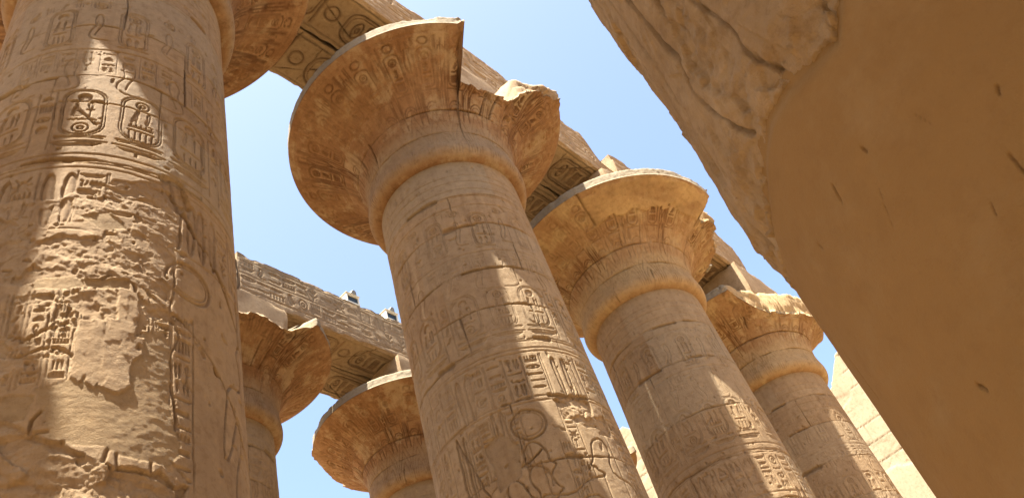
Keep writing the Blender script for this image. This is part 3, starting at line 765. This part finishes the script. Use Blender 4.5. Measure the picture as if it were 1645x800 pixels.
def scenes_B(cv, r):
    lw, d = .026, .034
    cv.ell(-49 * S, 6.98, .27, .26, .036, .04); cv.ell(-49 * S, 6.98, .215, .205, .018, .02)
    cv.line(chaikin([(-56 * S, 6.2), (-57 * S, 6.5), (-53 * S, 6.68), (-48 * S, 6.66), (-44 * S, 6.45), (-45 * S, 6.3), (-41 * S, 6.22), (-46 * S, 6.1), (-47 * S, 5.9)], False), lw, d)
    figure(cv, -51 * S, 3.2, 3.1, d, lw, False, False, 1.0)
    figure(cv, -14 * S, 3.4, 3.25, d, lw, True, False, 1.05)
    cv.line([(-5 * S, 6.75), (-5 * S, 4)], .02, .02)
    for a, z, h in ((-70, 6.15, 1.25), (-95, 5.7, 1.6)):
        sign(cv, 'plumes', a * S, z, .30, h, d, lw, False, .25); figure(cv, a * S + .15, z - 2.75, 2.8, d, lw, a < -80, False, 1.0)
    for a, z0, z1 in ((-84, 6.3, 7.3), (-77, 6.5, 7.3), (-60, 6.3, 7.3), (-36, 5.6, 6.6), (-30, 5.9, 7.3), (2, 5.5, 7.3), (10, 5.5, 7.3), (20, 5.5, 7.3), (-108, 6.0, 7.3), (-118, 6.0, 7.3)):
        text_column(cv, a * S, z0, z1, .21, r, .022, .017)
    cv.ell(24 * S, 6.9, .25, .24, .034, .036)
    W = cv.win(-29 * S, -10 * S, 7.42, 8.28); cv.h[W] = 0
    sign(cv, 'plumes', -26 * S, 7.42, .40, .80, .045, .03, False, .3)
    for a in (-29, -10): cv.line([(a * S, 7.42), (a * S, 8.28)], .018, .02)
def cap_B(cc, r):
    pass
B = lambda: col(X_A + STEP, Y1, "great column in the middle, its flower capital broken open at the front", 21, (-150, 45), (5.0, ZN), .30, .0135,
    [12.45, 11.55, 10.35, 9.42, 8.62, 7.42, 6.3], dict(azw=(-180, 180), daz=.55, nt=170,
    rb_pts=[(-180, 9), (-29.4, 9), (-28.6, 2.22), (-18, 2.16), (0, 2.2), (9, 2.25), (12, 2.42), (17, 2.62), (22, 3.0), (30, 3.2), (36, 9), (180, 9)], high=(11, 90)), cap_B, 0, deco_B, .01, scenes_B)
def cap_C(cc, r):
    m = cc.inpoly([(-72 * CS, CL - .12), (-30 * CS, CL - .1), (12 * CS, CL - .1), (10 * CS, CL - .75), (-20 * CS, CL - .85), (-48 * CS, CL - .95), (-70 * CS, CL - 1.0)], .16, 4.0, 8)
    cc.h = np.where(m, .012 + .012 * fbm2(cc.X * 6, cc.Y * 6, 4, 8, .65), cc.h); cc.plaster = np.where(m, np.clip(.75 + .9 * fbm2(cc.X * 2.4, cc.Y * 2.4, 5, 18, .62), 0, 1), cc.plaster); cc.paint = np.where(m, .25 * sstep(.1, .3, fbm2(cc.X * 1.2, cc.Y * 3, 4, 21)), cc.paint)
    cc.crack([(-71 * CS, CL), (-70 * CS, CL - 1.0)], .03, .05, 3, .7, .01)
Cc = lambda: col(X_A + 2 * STEP, Y1, "great column right of the middle with a pale plaster patch under its capital rim", 31, (-160, 30), (6.3, ZN), .40, .018,
    [12.35, 11.2, 9.75, 8.5, 7.3], dict(azw=(-180, 180), daz=.6, nt=150, grey=1.0, mat=M_CAP_BOUNCE,
    rb_pts=[(-180, 9), (8, 9), (9.5, 2.75), (14, 2.6), (20, 2.85), (40, 3.0), (60, 3.1), (66, 9), (180, 9)], high=(9, 90)), cap_C, 0.1)
D = lambda: col(X_A + 3 * STEP, Y1, "farthest great column of the front row with a worn away capital rim", 41, (-166, 22), (8.0, ZN), .5, .022,
    [12.6, 11.6, 10.4, 9.2], dict(azw=(-180, 180), daz=.7, nt=130, rough=.6, mat=M_CAP_BOUNCE,
    rb_pts=[(-180, 9), (-71, 9), (-68, 3.1), (-62, 2.7), (-55, 2.42), (-45, 2.22), (-27, 2.14), (0, 2.28), (16, 2.36), (33, 2.6), (48, 2.95), (56, 3.18), (62, 9), (180, 9)], high=(-70, 61)), None, 0.0)
E_ = lambda: col(X_A + STEP, Y2, "rear row great column seen right beside the damaged left shaft, rim chipped in front", 51, (-125, 62), (9.0, ZN), .6, .03,
    [12.7, 11.7, 10.6, 9.6], dict(azw=(-180, 180), daz=.6, nt=140, rough=.7,
    rb_pts=[(-180, 9), (-80, 9), (-70, 3.0), (-40, 2.85), (-17, 2.82), (8, 2.72), (14, 2.78), (19, 3.0), (24, 3.15), (27, 9), (180, 9)]), None, 0.0)
F_ = lambda: col(X_A + 2 * STEP, Y2, "rear row great column whose flower capital juts from behind the middle shaft", 61, (-140, 45), (10.5, ZN), .6, .03,
    [12.6, 11.5], dict(azw=(-180, 180), daz=.6, nt=140, rough=.35,
    rb_pts=[(-180, 9), (-172, 3.1), (-150, 3.0), (-136, 3.14), (-126, 9), (180, 9)]), None, 0.0)
col_A(); colB = B(); Cc(); D(); colE = E_(); colF = F_()

def copy_tree(o, loc, label):
    c = o.copy(); COL.objects.link(c); c.location = loc; c['label'] = label
    for ch in list(o.children):
        k = ch.copy(); COL.objects.link(k); k.parent = c
    return c
zc_ = copy_tree(colB, (X_A - STEP, Y1, 0), "great column of the front row just outside the left edge of the photo")
for ch in zc_.children:
    if ch.name.startswith('capital'): ch.rotation_euler.z = math.radians(62)      # its broken side faces down the row
    if ch.name.startswith('abacus'): ch.scale = (1.1, 1.1, 1)
copy_tree(colF, (X_A, Y2, 0), "rear row great column hidden behind the damaged left shaft")
copy_tree(colE, (X_A + 3 * STEP, Y2, 0), "rear row great column hidden behind the middle shaft")

# ------------------------------------------------------------------ architrave blocks
HW = 1.367
def beam_front_canvas(L, seed):
    r = np.random.default_rng(seed)
    cv = Canvas(0, L, 0, HA, .012)
    for z in (.30, .92, 1.52): cv.line([(0, z), (L, z)], .03, .025)
    for z0, hh in ((.34, .54), (.96, .52)):
        x = .1
        while x < L - .5:
            if r.random() < .5:
                w = r.uniform(.42, .6); sign(cv, KEYS[r.integers(len(KEYS))], x, z0 + .04, w * .8, hh - .08, .04, .04, r.random() < .5, .7)
            else:
                w = r.uniform(.42, .55)
                for q in (0, 1): sign(cv, WIDE[r.integers(len(WIDE))], x, z0 + .03 + q * hh * .5, w * .9, hh * .42, .04, .036, False, .7)
            x += w
    cv.crack([(0, .25), (L * .4, .3), (L * .7, .24), (L, .27)], .03, .04, seed, .5, .05)
    cv.crack([(L * .3, HA), (L * .36, .9), (L * .5, .6), (L * .62, .2)], .03, .04, seed + 3, .5, .08)
    cv.h *= np.clip(.8 + .8 * fbm2(cv.X, cv.Y, 4, seed), .2, 1.1)
    cv.h += .012 * fbm2(cv.X * 3, cv.Y * 3, 5, seed + 2, .6)
    return cv
def beam_soffit_canvas(L, y0, y1, seed):
    r = np.random.default_rng(seed)
    cv = Canvas(0, L, y0, y1, .012)
    h = y1 - y0
    for q in (.10, .90): cv.line([(0, y0 + h * q), (L, y0 + h * q)], .05, .03)
    x = 1.75
    while x < L - 1.4:
        w = 2.1
        a, b = y0 + h * .2, y0 + h * .8
        cv.rrect(x, a, x + w, b, .28, .05, .045); cv.rrect(x + .07, a + .07, x + w - .07, b - .07, .22, .025, .025)
        cv.line([(x + w + .08, a - .05), (x + w + .08, b + .05)], .07, .05)
        for i, k in enumerate(['ring', 'seated', 'board', 'owl', 'comb', 'reeds']):
            sign(cv, k, x + .2 + i * .29, a + .13, .26, b - a - .26, .055, .045, False, .75)
        cv.ell(x + w + .38, (a + b) / 2, .17, .17, .055, .045)
        W = cv.win(x, x + w, a, b); cv.paint[W] = np.where(cv.h[W] < -.015, .8, .15) * np.clip(.7 + 1.2 * fbm2(cv.X[W] * 2, cv.Y[W] * 2, 4, seed), 0, 1.2)
        W = cv.win(x - .1, x + w + .6, a - .1, b + .1); cv.paint[W] = np.maximum(cv.paint[W], np.where(cv.h[W] < -.015, .5, .08))
        x += 2.85
    for q in range(3): cv.crack([(r.uniform(1, L - 1), y0), (r.uniform(1, L - 1), y1)], .03, .05, seed + q, .8, .08)
    cv.h += .01 * fbm2(cv.X * 3, cv.Y * 3, 4, seed + 2)
    return cv
def beams(x0, x1, yc, seed, lab_f, lab_b, topf=None, fine=.022, zoff=0.0):
    L = x1 - x0 - .03
    cf = beam_front_canvas(L, seed)
    s1 = beam_soffit_canvas(L, -HW, -.012, seed + 1); s2 = beam_soffit_canvas(L, .012, HW - .02, seed + 2)
    tf = topf if topf else (lambda x: .10 * fbm2(x * .8, x * 0 + seed, 4, seed + 4, .6) - .02)
    cfz = Canvas(0, L, 0, HA, .012); cfz.h = cf.h; cfz.stain = cf.stain
    cfz.y0 = ZS + W0
    a = block("architrave_block", 0, L, -HW, -.012, ZS + W0, ZS + W0 + HA, M_BEAM, None, (x0 + .015, yc, 0), {'front': (cfz, fine), 'bottom': (s1, fine * 1.1), 'left': (None, .1), 'right': (None, .1), 'top': (None, .08)}, .25, .022, seed, tf, .035)
    tag(a, lab_f, "architrave", "stone beams bridging the columns")
    b = block("architrave_block", 0, L, .012, HW - .02, ZS + W0, ZS + W0 + HA - .05, M_BEAM, None, (x0 + .015, yc, 0), {'bottom': (s2, fine * 1.1), 'top': (None, .1)}, .2, .022, seed + 7, tf, .035)
    tag(b, lab_b, "architrave", "stone beams bridging the columns")
XS = [X_A + STEP * k for k in range(-1, 4)]
def noisy(seed, f):
    return lambda x: f(x) + .07 * fbm2(x * 1.1, x * 0 + seed, 4, seed, .6)
beams(XS[0], XS[1], Y1 - .025, 71, "front beam of the near row left of the damaged column, outside the photo", "inner beam of the near row left of the damaged column, outside the photo", fine=.06)
beams(XS[1], XS[2], Y1, 72, "front beam of the near row between the damaged left column and the middle column", "inner beam of the near row between the damaged left column and the middle column", noisy(5, lambda x: .06 + 0 * x), .022)
beams(XS[2], XS[3], Y1, 73, "front beam of the near row right of the middle column, its far corner broken off", "inner beam of the near row right of the middle column", noisy(6, lambda x: .13 - 1.2 * sstep(5.85, 6.35, x) + .0 * x), .024)
beams(XS[3], XS[4] + .05, Y1, 74, "front beam of the near row ending on the farthest column, one sunlit end", "inner beam of the near row ending on the farthest column", noisy(7, lambda x: .2 + .15 * sstep(0, 1, x) - .35 * sstep(5.6, 7.3, x)), .028)
beams(XS[1], XS[2], Y2, 75, "front beam of the rear row, mostly hidden by the damaged left column", "inner beam of the rear row, behind the damaged left column", fine=.03)
beams(XS[2], XS[3], Y2, 76, "front beam of the rear row carrying the floodlights, rows of signs on its face", "inner beam of the rear row under the floodlights, soffit with dark painted signs", noisy(8, lambda x: .06 + 0 * x), .026)
beams(XS[3], XS[4], Y2, 77, "front beam of the rear row hidden behind the middle column", "inner beam of the rear row hidden behind the middle column", fine=.06)

# ------------------------------------------------------------------ the plastered column close by on the right
NX, NY, NR = 3.33, -0.69, 1.3
def near_column():
    t = thing("bud_column", "huge near column at the right, smooth brown plaster below flaking stone", "column", (NX, NY, 0))
    bnd = np.array([(-190, 2.0), (-163.4, 2.06), (-154.4, 2.12), (-147.5, 2.15), (-139.8, 2.21), (-133, 2.23), (-126, 2.19), (-120, 2.13), (-115, 2.1), (-111.3, 2.18), (-100, 2.4), (-60, 2.3), (-20, 2.1)])
    az = np.r_[np.arange(-190, -40, .3), np.arange(-40, 170, 4.0)]
    zc = np.unique(np.r_[np.arange(-W0, .3, .4), np.arange(.3, 5.2, .013), np.arange(5.2, 9.6, .4)])
    A, Z = np.meshgrid(az, zc); s = A * NR / R2D
    b = np.interp(A, bnd[:, 0], bnd[:, 1]) + .06 * fbm2(s * 3, Z * 0 + 1, 4, 3, .65) + .05 * fbm2(s * 11, Z * 9, 4, 5, .65)
    up = sstep(-.008, .012, Z - b)
    ins = (A < -40)
    # stone above: worn arris along the plaster, long upright flutes of lost stone
    cv = Canvas(-191 * NR / R2D, -39 * NR / R2D, 1.5, 5.4, .01)
    for q, pts in enumerate([[(-126, 2.15), (-125.5, 2.6), (-127, 3.0), (-124, 3.6), (-125, 5.2)], [(-139, 2.3), (-142, 2.7), (-140, 3.1), (-143, 3.6), (-141, 5.2)], [(-150, 2.2), (-151, 2.8), (-149, 3.4), (-151, 5.2)], [(-134, 2.9), (-135, 3.3), (-133, 4.2)], [(-160, 2.1), (-158, 3.0), (-160, 4.4)], [(-117, 2.5), (-118, 3.1), (-116, 5)]]):
        cv.crack([(a * NR / R2D, z) for a, z in pts], (.012, .018, .012, .010, .012, .010)[q], (.03, .04, .03, .03, .03, .03)[q], 300 + q, .35, .08)
    m = cv.inpoly([(a * NR / R2D, z) for a, z in ((-136, 2.35), (-131, 2.5), (-130, 3.1), (-134, 3.3), (-140, 2.8))], .06, 4, 9); cv.h = np.where(m, cv.h - .03 + .05 * fbm2(cv.X * 5, cv.Y * 5, 5, 61, .68), cv.h)
    m = cv.inpoly([(a * NR / R2D, z) for a, z in ((-170, 2.0), (-128, 2.15), (-118, 2.1), (-108, 2.3), (-108, 2.55), (-122, 2.35), (-140, 2.45), (-170, 2.3))], .07, 4, 10)
    cv.h += .02 * fbm2(cv.X * 2.6, cv.Y * 1.1, 4, 66, .55) + .016 * fbm2(cv.X * 9, cv.Y * 5, 5, 67, .66)
    h = cv.sample(s, Z, cv.h) * ins * sstep(1.5, 1.7, Z) * (1 - sstep(5.0, 5.3, Z))
    e = Z - b; strip = 1 - sstep(.05, .34, e)
    lev = -.02 + .05 * sstep(0, .30, e) + strip * (.028 * facets(s * 5, Z * 5, 5) + .03 * facets(s * 14, Z * 12, 6)) + .021 * facets(s * 3.6 + .15 * fbm2(s * 6, Z * 2, 3, 8), Z * 1.1, 7) + .016 * facets(s * 9, Z * 2.8, 9)
    rs = NR + (lev + h) * up - .07 * (1 - up)
    a = np.radians(A)
    V = np.c_[(rs * np.sin(a)).ravel(), (-rs * np.cos(a)).ravel(), (Z + W0).ravel()]
    tone = np.zeros((A.size, 4), np.float32); tone[:, 1] = (cv.sample(s, Z, cv.stain) * ins * up).ravel()
    build("shaft", V, grid_quads(len(zc), len(az), True), M_NEAR, t, tone=tone, uv=np.c_[s.ravel(), Z.ravel()])
    # plaster casing
    az = np.r_[np.arange(-190, -176, .5), np.arange(-176, -92, .16), np.arange(-92, -40, .5), np.arange(-40, 170, 4.0)]
    zc = np.unique(np.r_[np.arange(-W0, .3, .4), np.arange(.3, 2.75, .009)])
    A, Z = np.meshgrid(az, zc); s = A * NR / R2D
    b = np.interp(A, bnd[:, 0], bnd[:, 1])
    cv = Canvas(-191 * NR / R2D, -39 * NR / R2D, -.5, 2.8, .0035)
    r = np.random.default_rng(5)
    for q in range(38):                              # tool nicks and shrinkage cracks
        x = r.uniform(cv.x0, cv.x0 + cv.nx * cv.res); z = r.uniform(0.2, 2.1); L = r.choice([.03, .07, .13, .24], p=[.35, .27, .23, .15]); g = r.uniform(-.5, .5)
        cv.crack([(x, z), (x + L * math.sin(g), z + L * math.cos(g))], r.uniform(.002, .0036), .016, 400 + q, .62, .012)
    h = cv.sample(s, Z, cv.h) * (A < -40) + .010 * fbm2(s * 1.5, Z * 1.2, 3, 70) + .0028 * fbm2(s * 9 + Z * 3, Z * 3, 4, 71)
    rp = NR + h - .02 * sstep(b - .07, b - .0, Z) - .2 * sstep(b + .06, b + .2, Z)
    a = np.radians(A)
    V = np.c_[(rp * np.sin(a)).ravel(), (-rp * np.cos(a)).ravel(), (Z + W0).ravel()]
    tone = np.zeros((A.size, 4), np.float32); tone[:, 1] = (cv.sample(s, Z, cv.stain) * (A < -40)).ravel()
    build("plaster_casing", V, grid_quads(len(zc), len(az), True), M_PLAST, t, tone=tone, uv=np.c_[s.ravel(), Z.ravel()])
    # closed bud capital above the frame
    pr = np.array([(8.0, 1.25), (8.1, 1.42), (8.4, 1.62), (8.9, 1.66), (9.6, 1.5), (10.4, 1.25), (10.9, 1.12), (10.9, .6)])
    azc = np.arange(0, 360, 5.0); Rr = np.repeat(pr[:, 1:2], len(azc), 1); Zz = np.repeat(pr[:, :1], len(azc), 1); aa = np.radians(np.broadcast_to(azc, Rr.shape))
    build("capital", np.c_[(Rr * np.sin(aa)).ravel(), (-Rr * np.cos(aa)).ravel(), (Zz + W0).ravel()], grid_quads(len(pr), len(azc), True), M_NEAR, t, uv=np.c_[aa.ravel(), Zz.ravel()])
    block("abacus", -1.0, 1.0, -1.0, 1.0, 10.9 + W0, 11.7 + W0, M_NEAR, t, res=.3, seed=3)
    return t
nc = near_column()
c2 = copy_tree(nc, (NX - 5.4, NY, 0), "side aisle bud column behind the viewer")
o = block("aisle_architrave", -9, 8, -.95, .95, 11.7 + W0 + .004, 12.9 + W0, M_NEAR, None, (NX - 2.5, NY, 0), res=.4, seed=4)
tag(o, "side aisle beam lying on the near plastered column", "architrave")
copy_tree(nc, (NX, NY - 6.4, 0), "added side aisle bud column to the right of the near plastered one, unseen, shading the ground")  # outer row added out of view, to darken the ground beside the near column
copy_tree(nc, (NX - 5.4, NY - 6.4, 0), "added side aisle bud column behind the viewer in the outer row, unseen, shading the ground")
o = block("aisle_architrave", -9, 8, -.95, .95, 11.7 + W0 + .004, 12.9 + W0, M_NEAR, None, (NX - 2.5, NY - 6.4, 0), res=.4, seed=6)
tag(o, "added outer side aisle beam under the shading slab, parallel to the one on the near plastered column", "architrave")
o = block("shade_slab", -4.5, 3.4, -7.6, 1.6, 12.9 + W0 + .004, 13.6 + W0, M_NEAR, None, (NX - 2.5, NY, 0), res=.5, seed=5)  # slab added overhead, out of view, to keep sun off the near column
tag(o, "added unseen slab on the side aisle beams above the viewer, shading the near plastered column", "shading slab")

# ------------------------------------------------------------------ far ruined pylon wall
def pylon():
    y = np.r_[np.linspace(-12, 3, 40), np.arange(3.05, 30, .05), np.linspace(30.1, 46, 60)]; top = np.interp(y, [-12, 4, 8.9, 9.3, 9.7, 10.4, 14, 18, 21.5, 23, 24.5, 27, 32, 36, 41, 46], [30, 26, 24.6, 24.2, 23.6, 23.2, 23.8, 26, 28.2, 29.4, 29.2, 28.4, 25, 17, 11, 7])
    top = top + .28 * np.floor(2.2 * fbm2(y * .9, y * 0, 3, 2)) * .5 + .12 * fbm2(y * 3, y * 0, 3, 4)
    nz = 560; f = np.linspace(0, 1, nz)[:, None]
    Z = f * (top + W0)[None, :]; Y = np.broadcast_to(y, Z.shape)
    H = 1.05
    row = np.floor(Z / H); fz = Z / H - row
    off = (row * .37) % 1; bl = Y / 2.1 + off; fy = bl - np.floor(bl)
    j = np.maximum(1 - sstep(.0, .035, np.minimum(fz, 1 - fz)), 1 - sstep(0, .02, np.minimum(fy, 1 - fy)))
    cell = np.sin(row * 12.9 + np.floor(bl) * 78.2) * 43758.5; cell = cell - np.floor(cell)
    X = 45 + .045 * j * sstep(-.25, .1, fbm2(Y * .6, Z * .6, 3, 8)) + .006 * cell + .015 * fbm2(Y * .8, Z * .8, 5, 6, .6)
    rg = sstep(.15, .35, fbm2(Y * .35, Z * .5, 4, 11)); X = X + rg * (.03 + .03 * facets(Y * 1.4, Z * 2.1, 12))
    up = sstep(22.6, 23.6, Y) * sstep(26.4, 24.5, Z); X = X + .25 * up
    V1 = np.c_[X.ravel(), Y.ravel(), Z.ravel()]
    tone = np.zeros((X.size, 4), np.float32); tone[:, 1] = (.3 * j * (fbm2(Y * .6, Z * .6, 3, 8) > -.15)).ravel()
    n = len(y)
    top_b = np.c_[np.full(n, 49.0), y, top + W0]; bot_b = np.c_[np.full(n, 49.5), y, 0 * y]
    V = np.vstack([V1, top_b, bot_b]); i = np.arange(n - 1); t0 = (nz - 1) * n; b0 = nz * n; c0 = b0 + n
    Q = np.vstack([grid_quads(nz, n, False, True), np.c_[t0 + i, b0 + i, b0 + i + 1, t0 + i + 1], np.c_[b0 + i, c0 + i, c0 + i + 1, b0 + i + 1]])
    ends = []
    for e in (0, n - 1):
        for k in range(nz - 1): pass
    tone = np.vstack([tone, np.zeros((2 * n, 4), np.float32)])
    o = build("pylon_wall", V, Q, M_PYL, tone=tone, uv=np.c_[V[:, 1], V[:, 2]])
    tag(o, "sunlit pale ruined block wall with broken top, behind the farthest column", "wall")
pylon()

# ------------------------------------------------------------------ floodlights on the rear beam
def simple_mat(name, col, rough=.6, metal=0.0):
    m, nt, b = new_mat(name); b.inputs["Roughness"].default_value = rough; b.inputs["Metallic"].default_value = metal
    tex = N(nt, "ShaderNodeTexNoise"); tex.inputs["Scale"].default_value = 9
    c = mixc(nt, ramp(nt, tex.outputs[0], .35, .7), col, tuple(v * .8 for v in col)); nt.links.new(c, b.inputs["Base Color"]); return m
M_WHITE = simple_mat("cream_painted_metal", (.72, .68, .55)); M_DARK = simple_mat("dark_glass", (.03, .04, .045), .25); M_GREY = simple_mat("grey_metal", (.17, .17, .16), .5, .3)
import bmesh
def bm_obj(name, bm, mat, parent=None, loc=(0, 0, 0)):
    me = bpy.data.meshes.new(name); bm.to_mesh(me); bm.free(); me.materials.append(mat); return link(name, me, parent, loc)
def bm_box(bm, x0, x1, y0, y1, z0, z1):
    g = bmesh.ops.create_cube(bm, size=1)
    for v in g['verts']: v.co = Vector((x0 + (v.co.x + .5) * (x1 - x0), y0 + (v.co.y + .5) * (y1 - y0), z0 + (v.co.z + .5) * (z1 - z0)))
def bm_cone(bm, p, q, r0, r1, n=20):
    p, q = Vector(p), Vector(q); d = q - p
    M = Matrix.Translation((p + q) / 2) @ d.to_track_quat('Z', 'Y').to_matrix().to_4x4()
    bmesh.ops.create_cone(bm, cap_ends=True, segments=n, radius1=r0, radius2=r1, depth=d.length, matrix=M)
def flood_box(x, y, z, label):
    t = thing("floodlight_box", label, "floodlight", (x, y, z), "floodlight boxes on the rear beam")
    bm = bmesh.new()                                  # open box frame round a recessed window
    bm_box(bm, -.27, -.22, -.03, .32, 0, .40); bm_box(bm, .22, .27, -.03, .32, 0, .40)
    bm_box(bm, -.22, .22, -.028, .32, .345, .398); bm_box(bm, -.22, .22, -.028, .32, .002, .07); bm_box(bm, -.22, .22, .28, .318, .07, .345)
    bmesh.ops.bevel(bm, geom=bm.edges[:], offset=.006, segments=1, affect='EDGES'); bm_obj("housing", bm, M_WHITE, t)
    bm = bmesh.new(); bm_box(bm, -.22, .22, .02, .05, .07, .345); bm_obj("window", bm, M_DARK, t)
    bm = bmesh.new(); bm_box(bm, -.30, .30, -.06, .34, .402, .42); bmesh.ops.bevel(bm, geom=bm.edges[:], offset=.005, segments=1, affect='EDGES'); bm_obj("roof_plate", bm, M_WHITE, t)
    for q in (-.2, .2):
        bm = bmesh.new(); bm_box(bm, q - .012, q + .012, .06, .084, .42, .50); bm_obj("mounting_lug", bm, M_GREY, t)
    return t
def spot(x, y, z, label, tilt):
    t = thing("round_spotlight", label, "spotlight", (x, y, z), "round spotlights on the floodlight boxes")
    bm = bmesh.new(); bm_cone(bm, (0, .1, .30), (0, -.06, .22), .10, .21); bm_cone(bm, (0, -.062, .219), (0, -.08, .21), .215, .215)
    bmesh.ops.recalc_face_normals(bm, faces=bm.faces[:]); bm_obj("reflector", bm, M_GREY, t)
    bm = bmesh.new(); bm_box(bm, -.02, .02, .08, .12, 0, .3); bm_box(bm, -.10, .10, .05, .15, 0, .02); bm_box(bm, -.012, .012, .09, .11, .3, .42); bm_obj("bracket", bm, M_GREY, t)
    t.rotation_euler.z = tilt
YB = Y2 - HW + .07
for i, (x, w) in enumerate(((14.75, "left"), (16.45, "right"))):
    flood_box(x, YB, ZS + W0 + HA + .05, ("cream box with dark window on the rear beam, the one farther from the middle column", "cream box with dark window on the rear beam, the one touching the middle column's edge")[i])
    spot(x + .2, YB + .25, ZS + W0 + HA + .05 + .422, ("round grey spotlight tilted on the box farther from the middle column", "round grey spotlight on the box close to the middle column's edge")[i], .5)
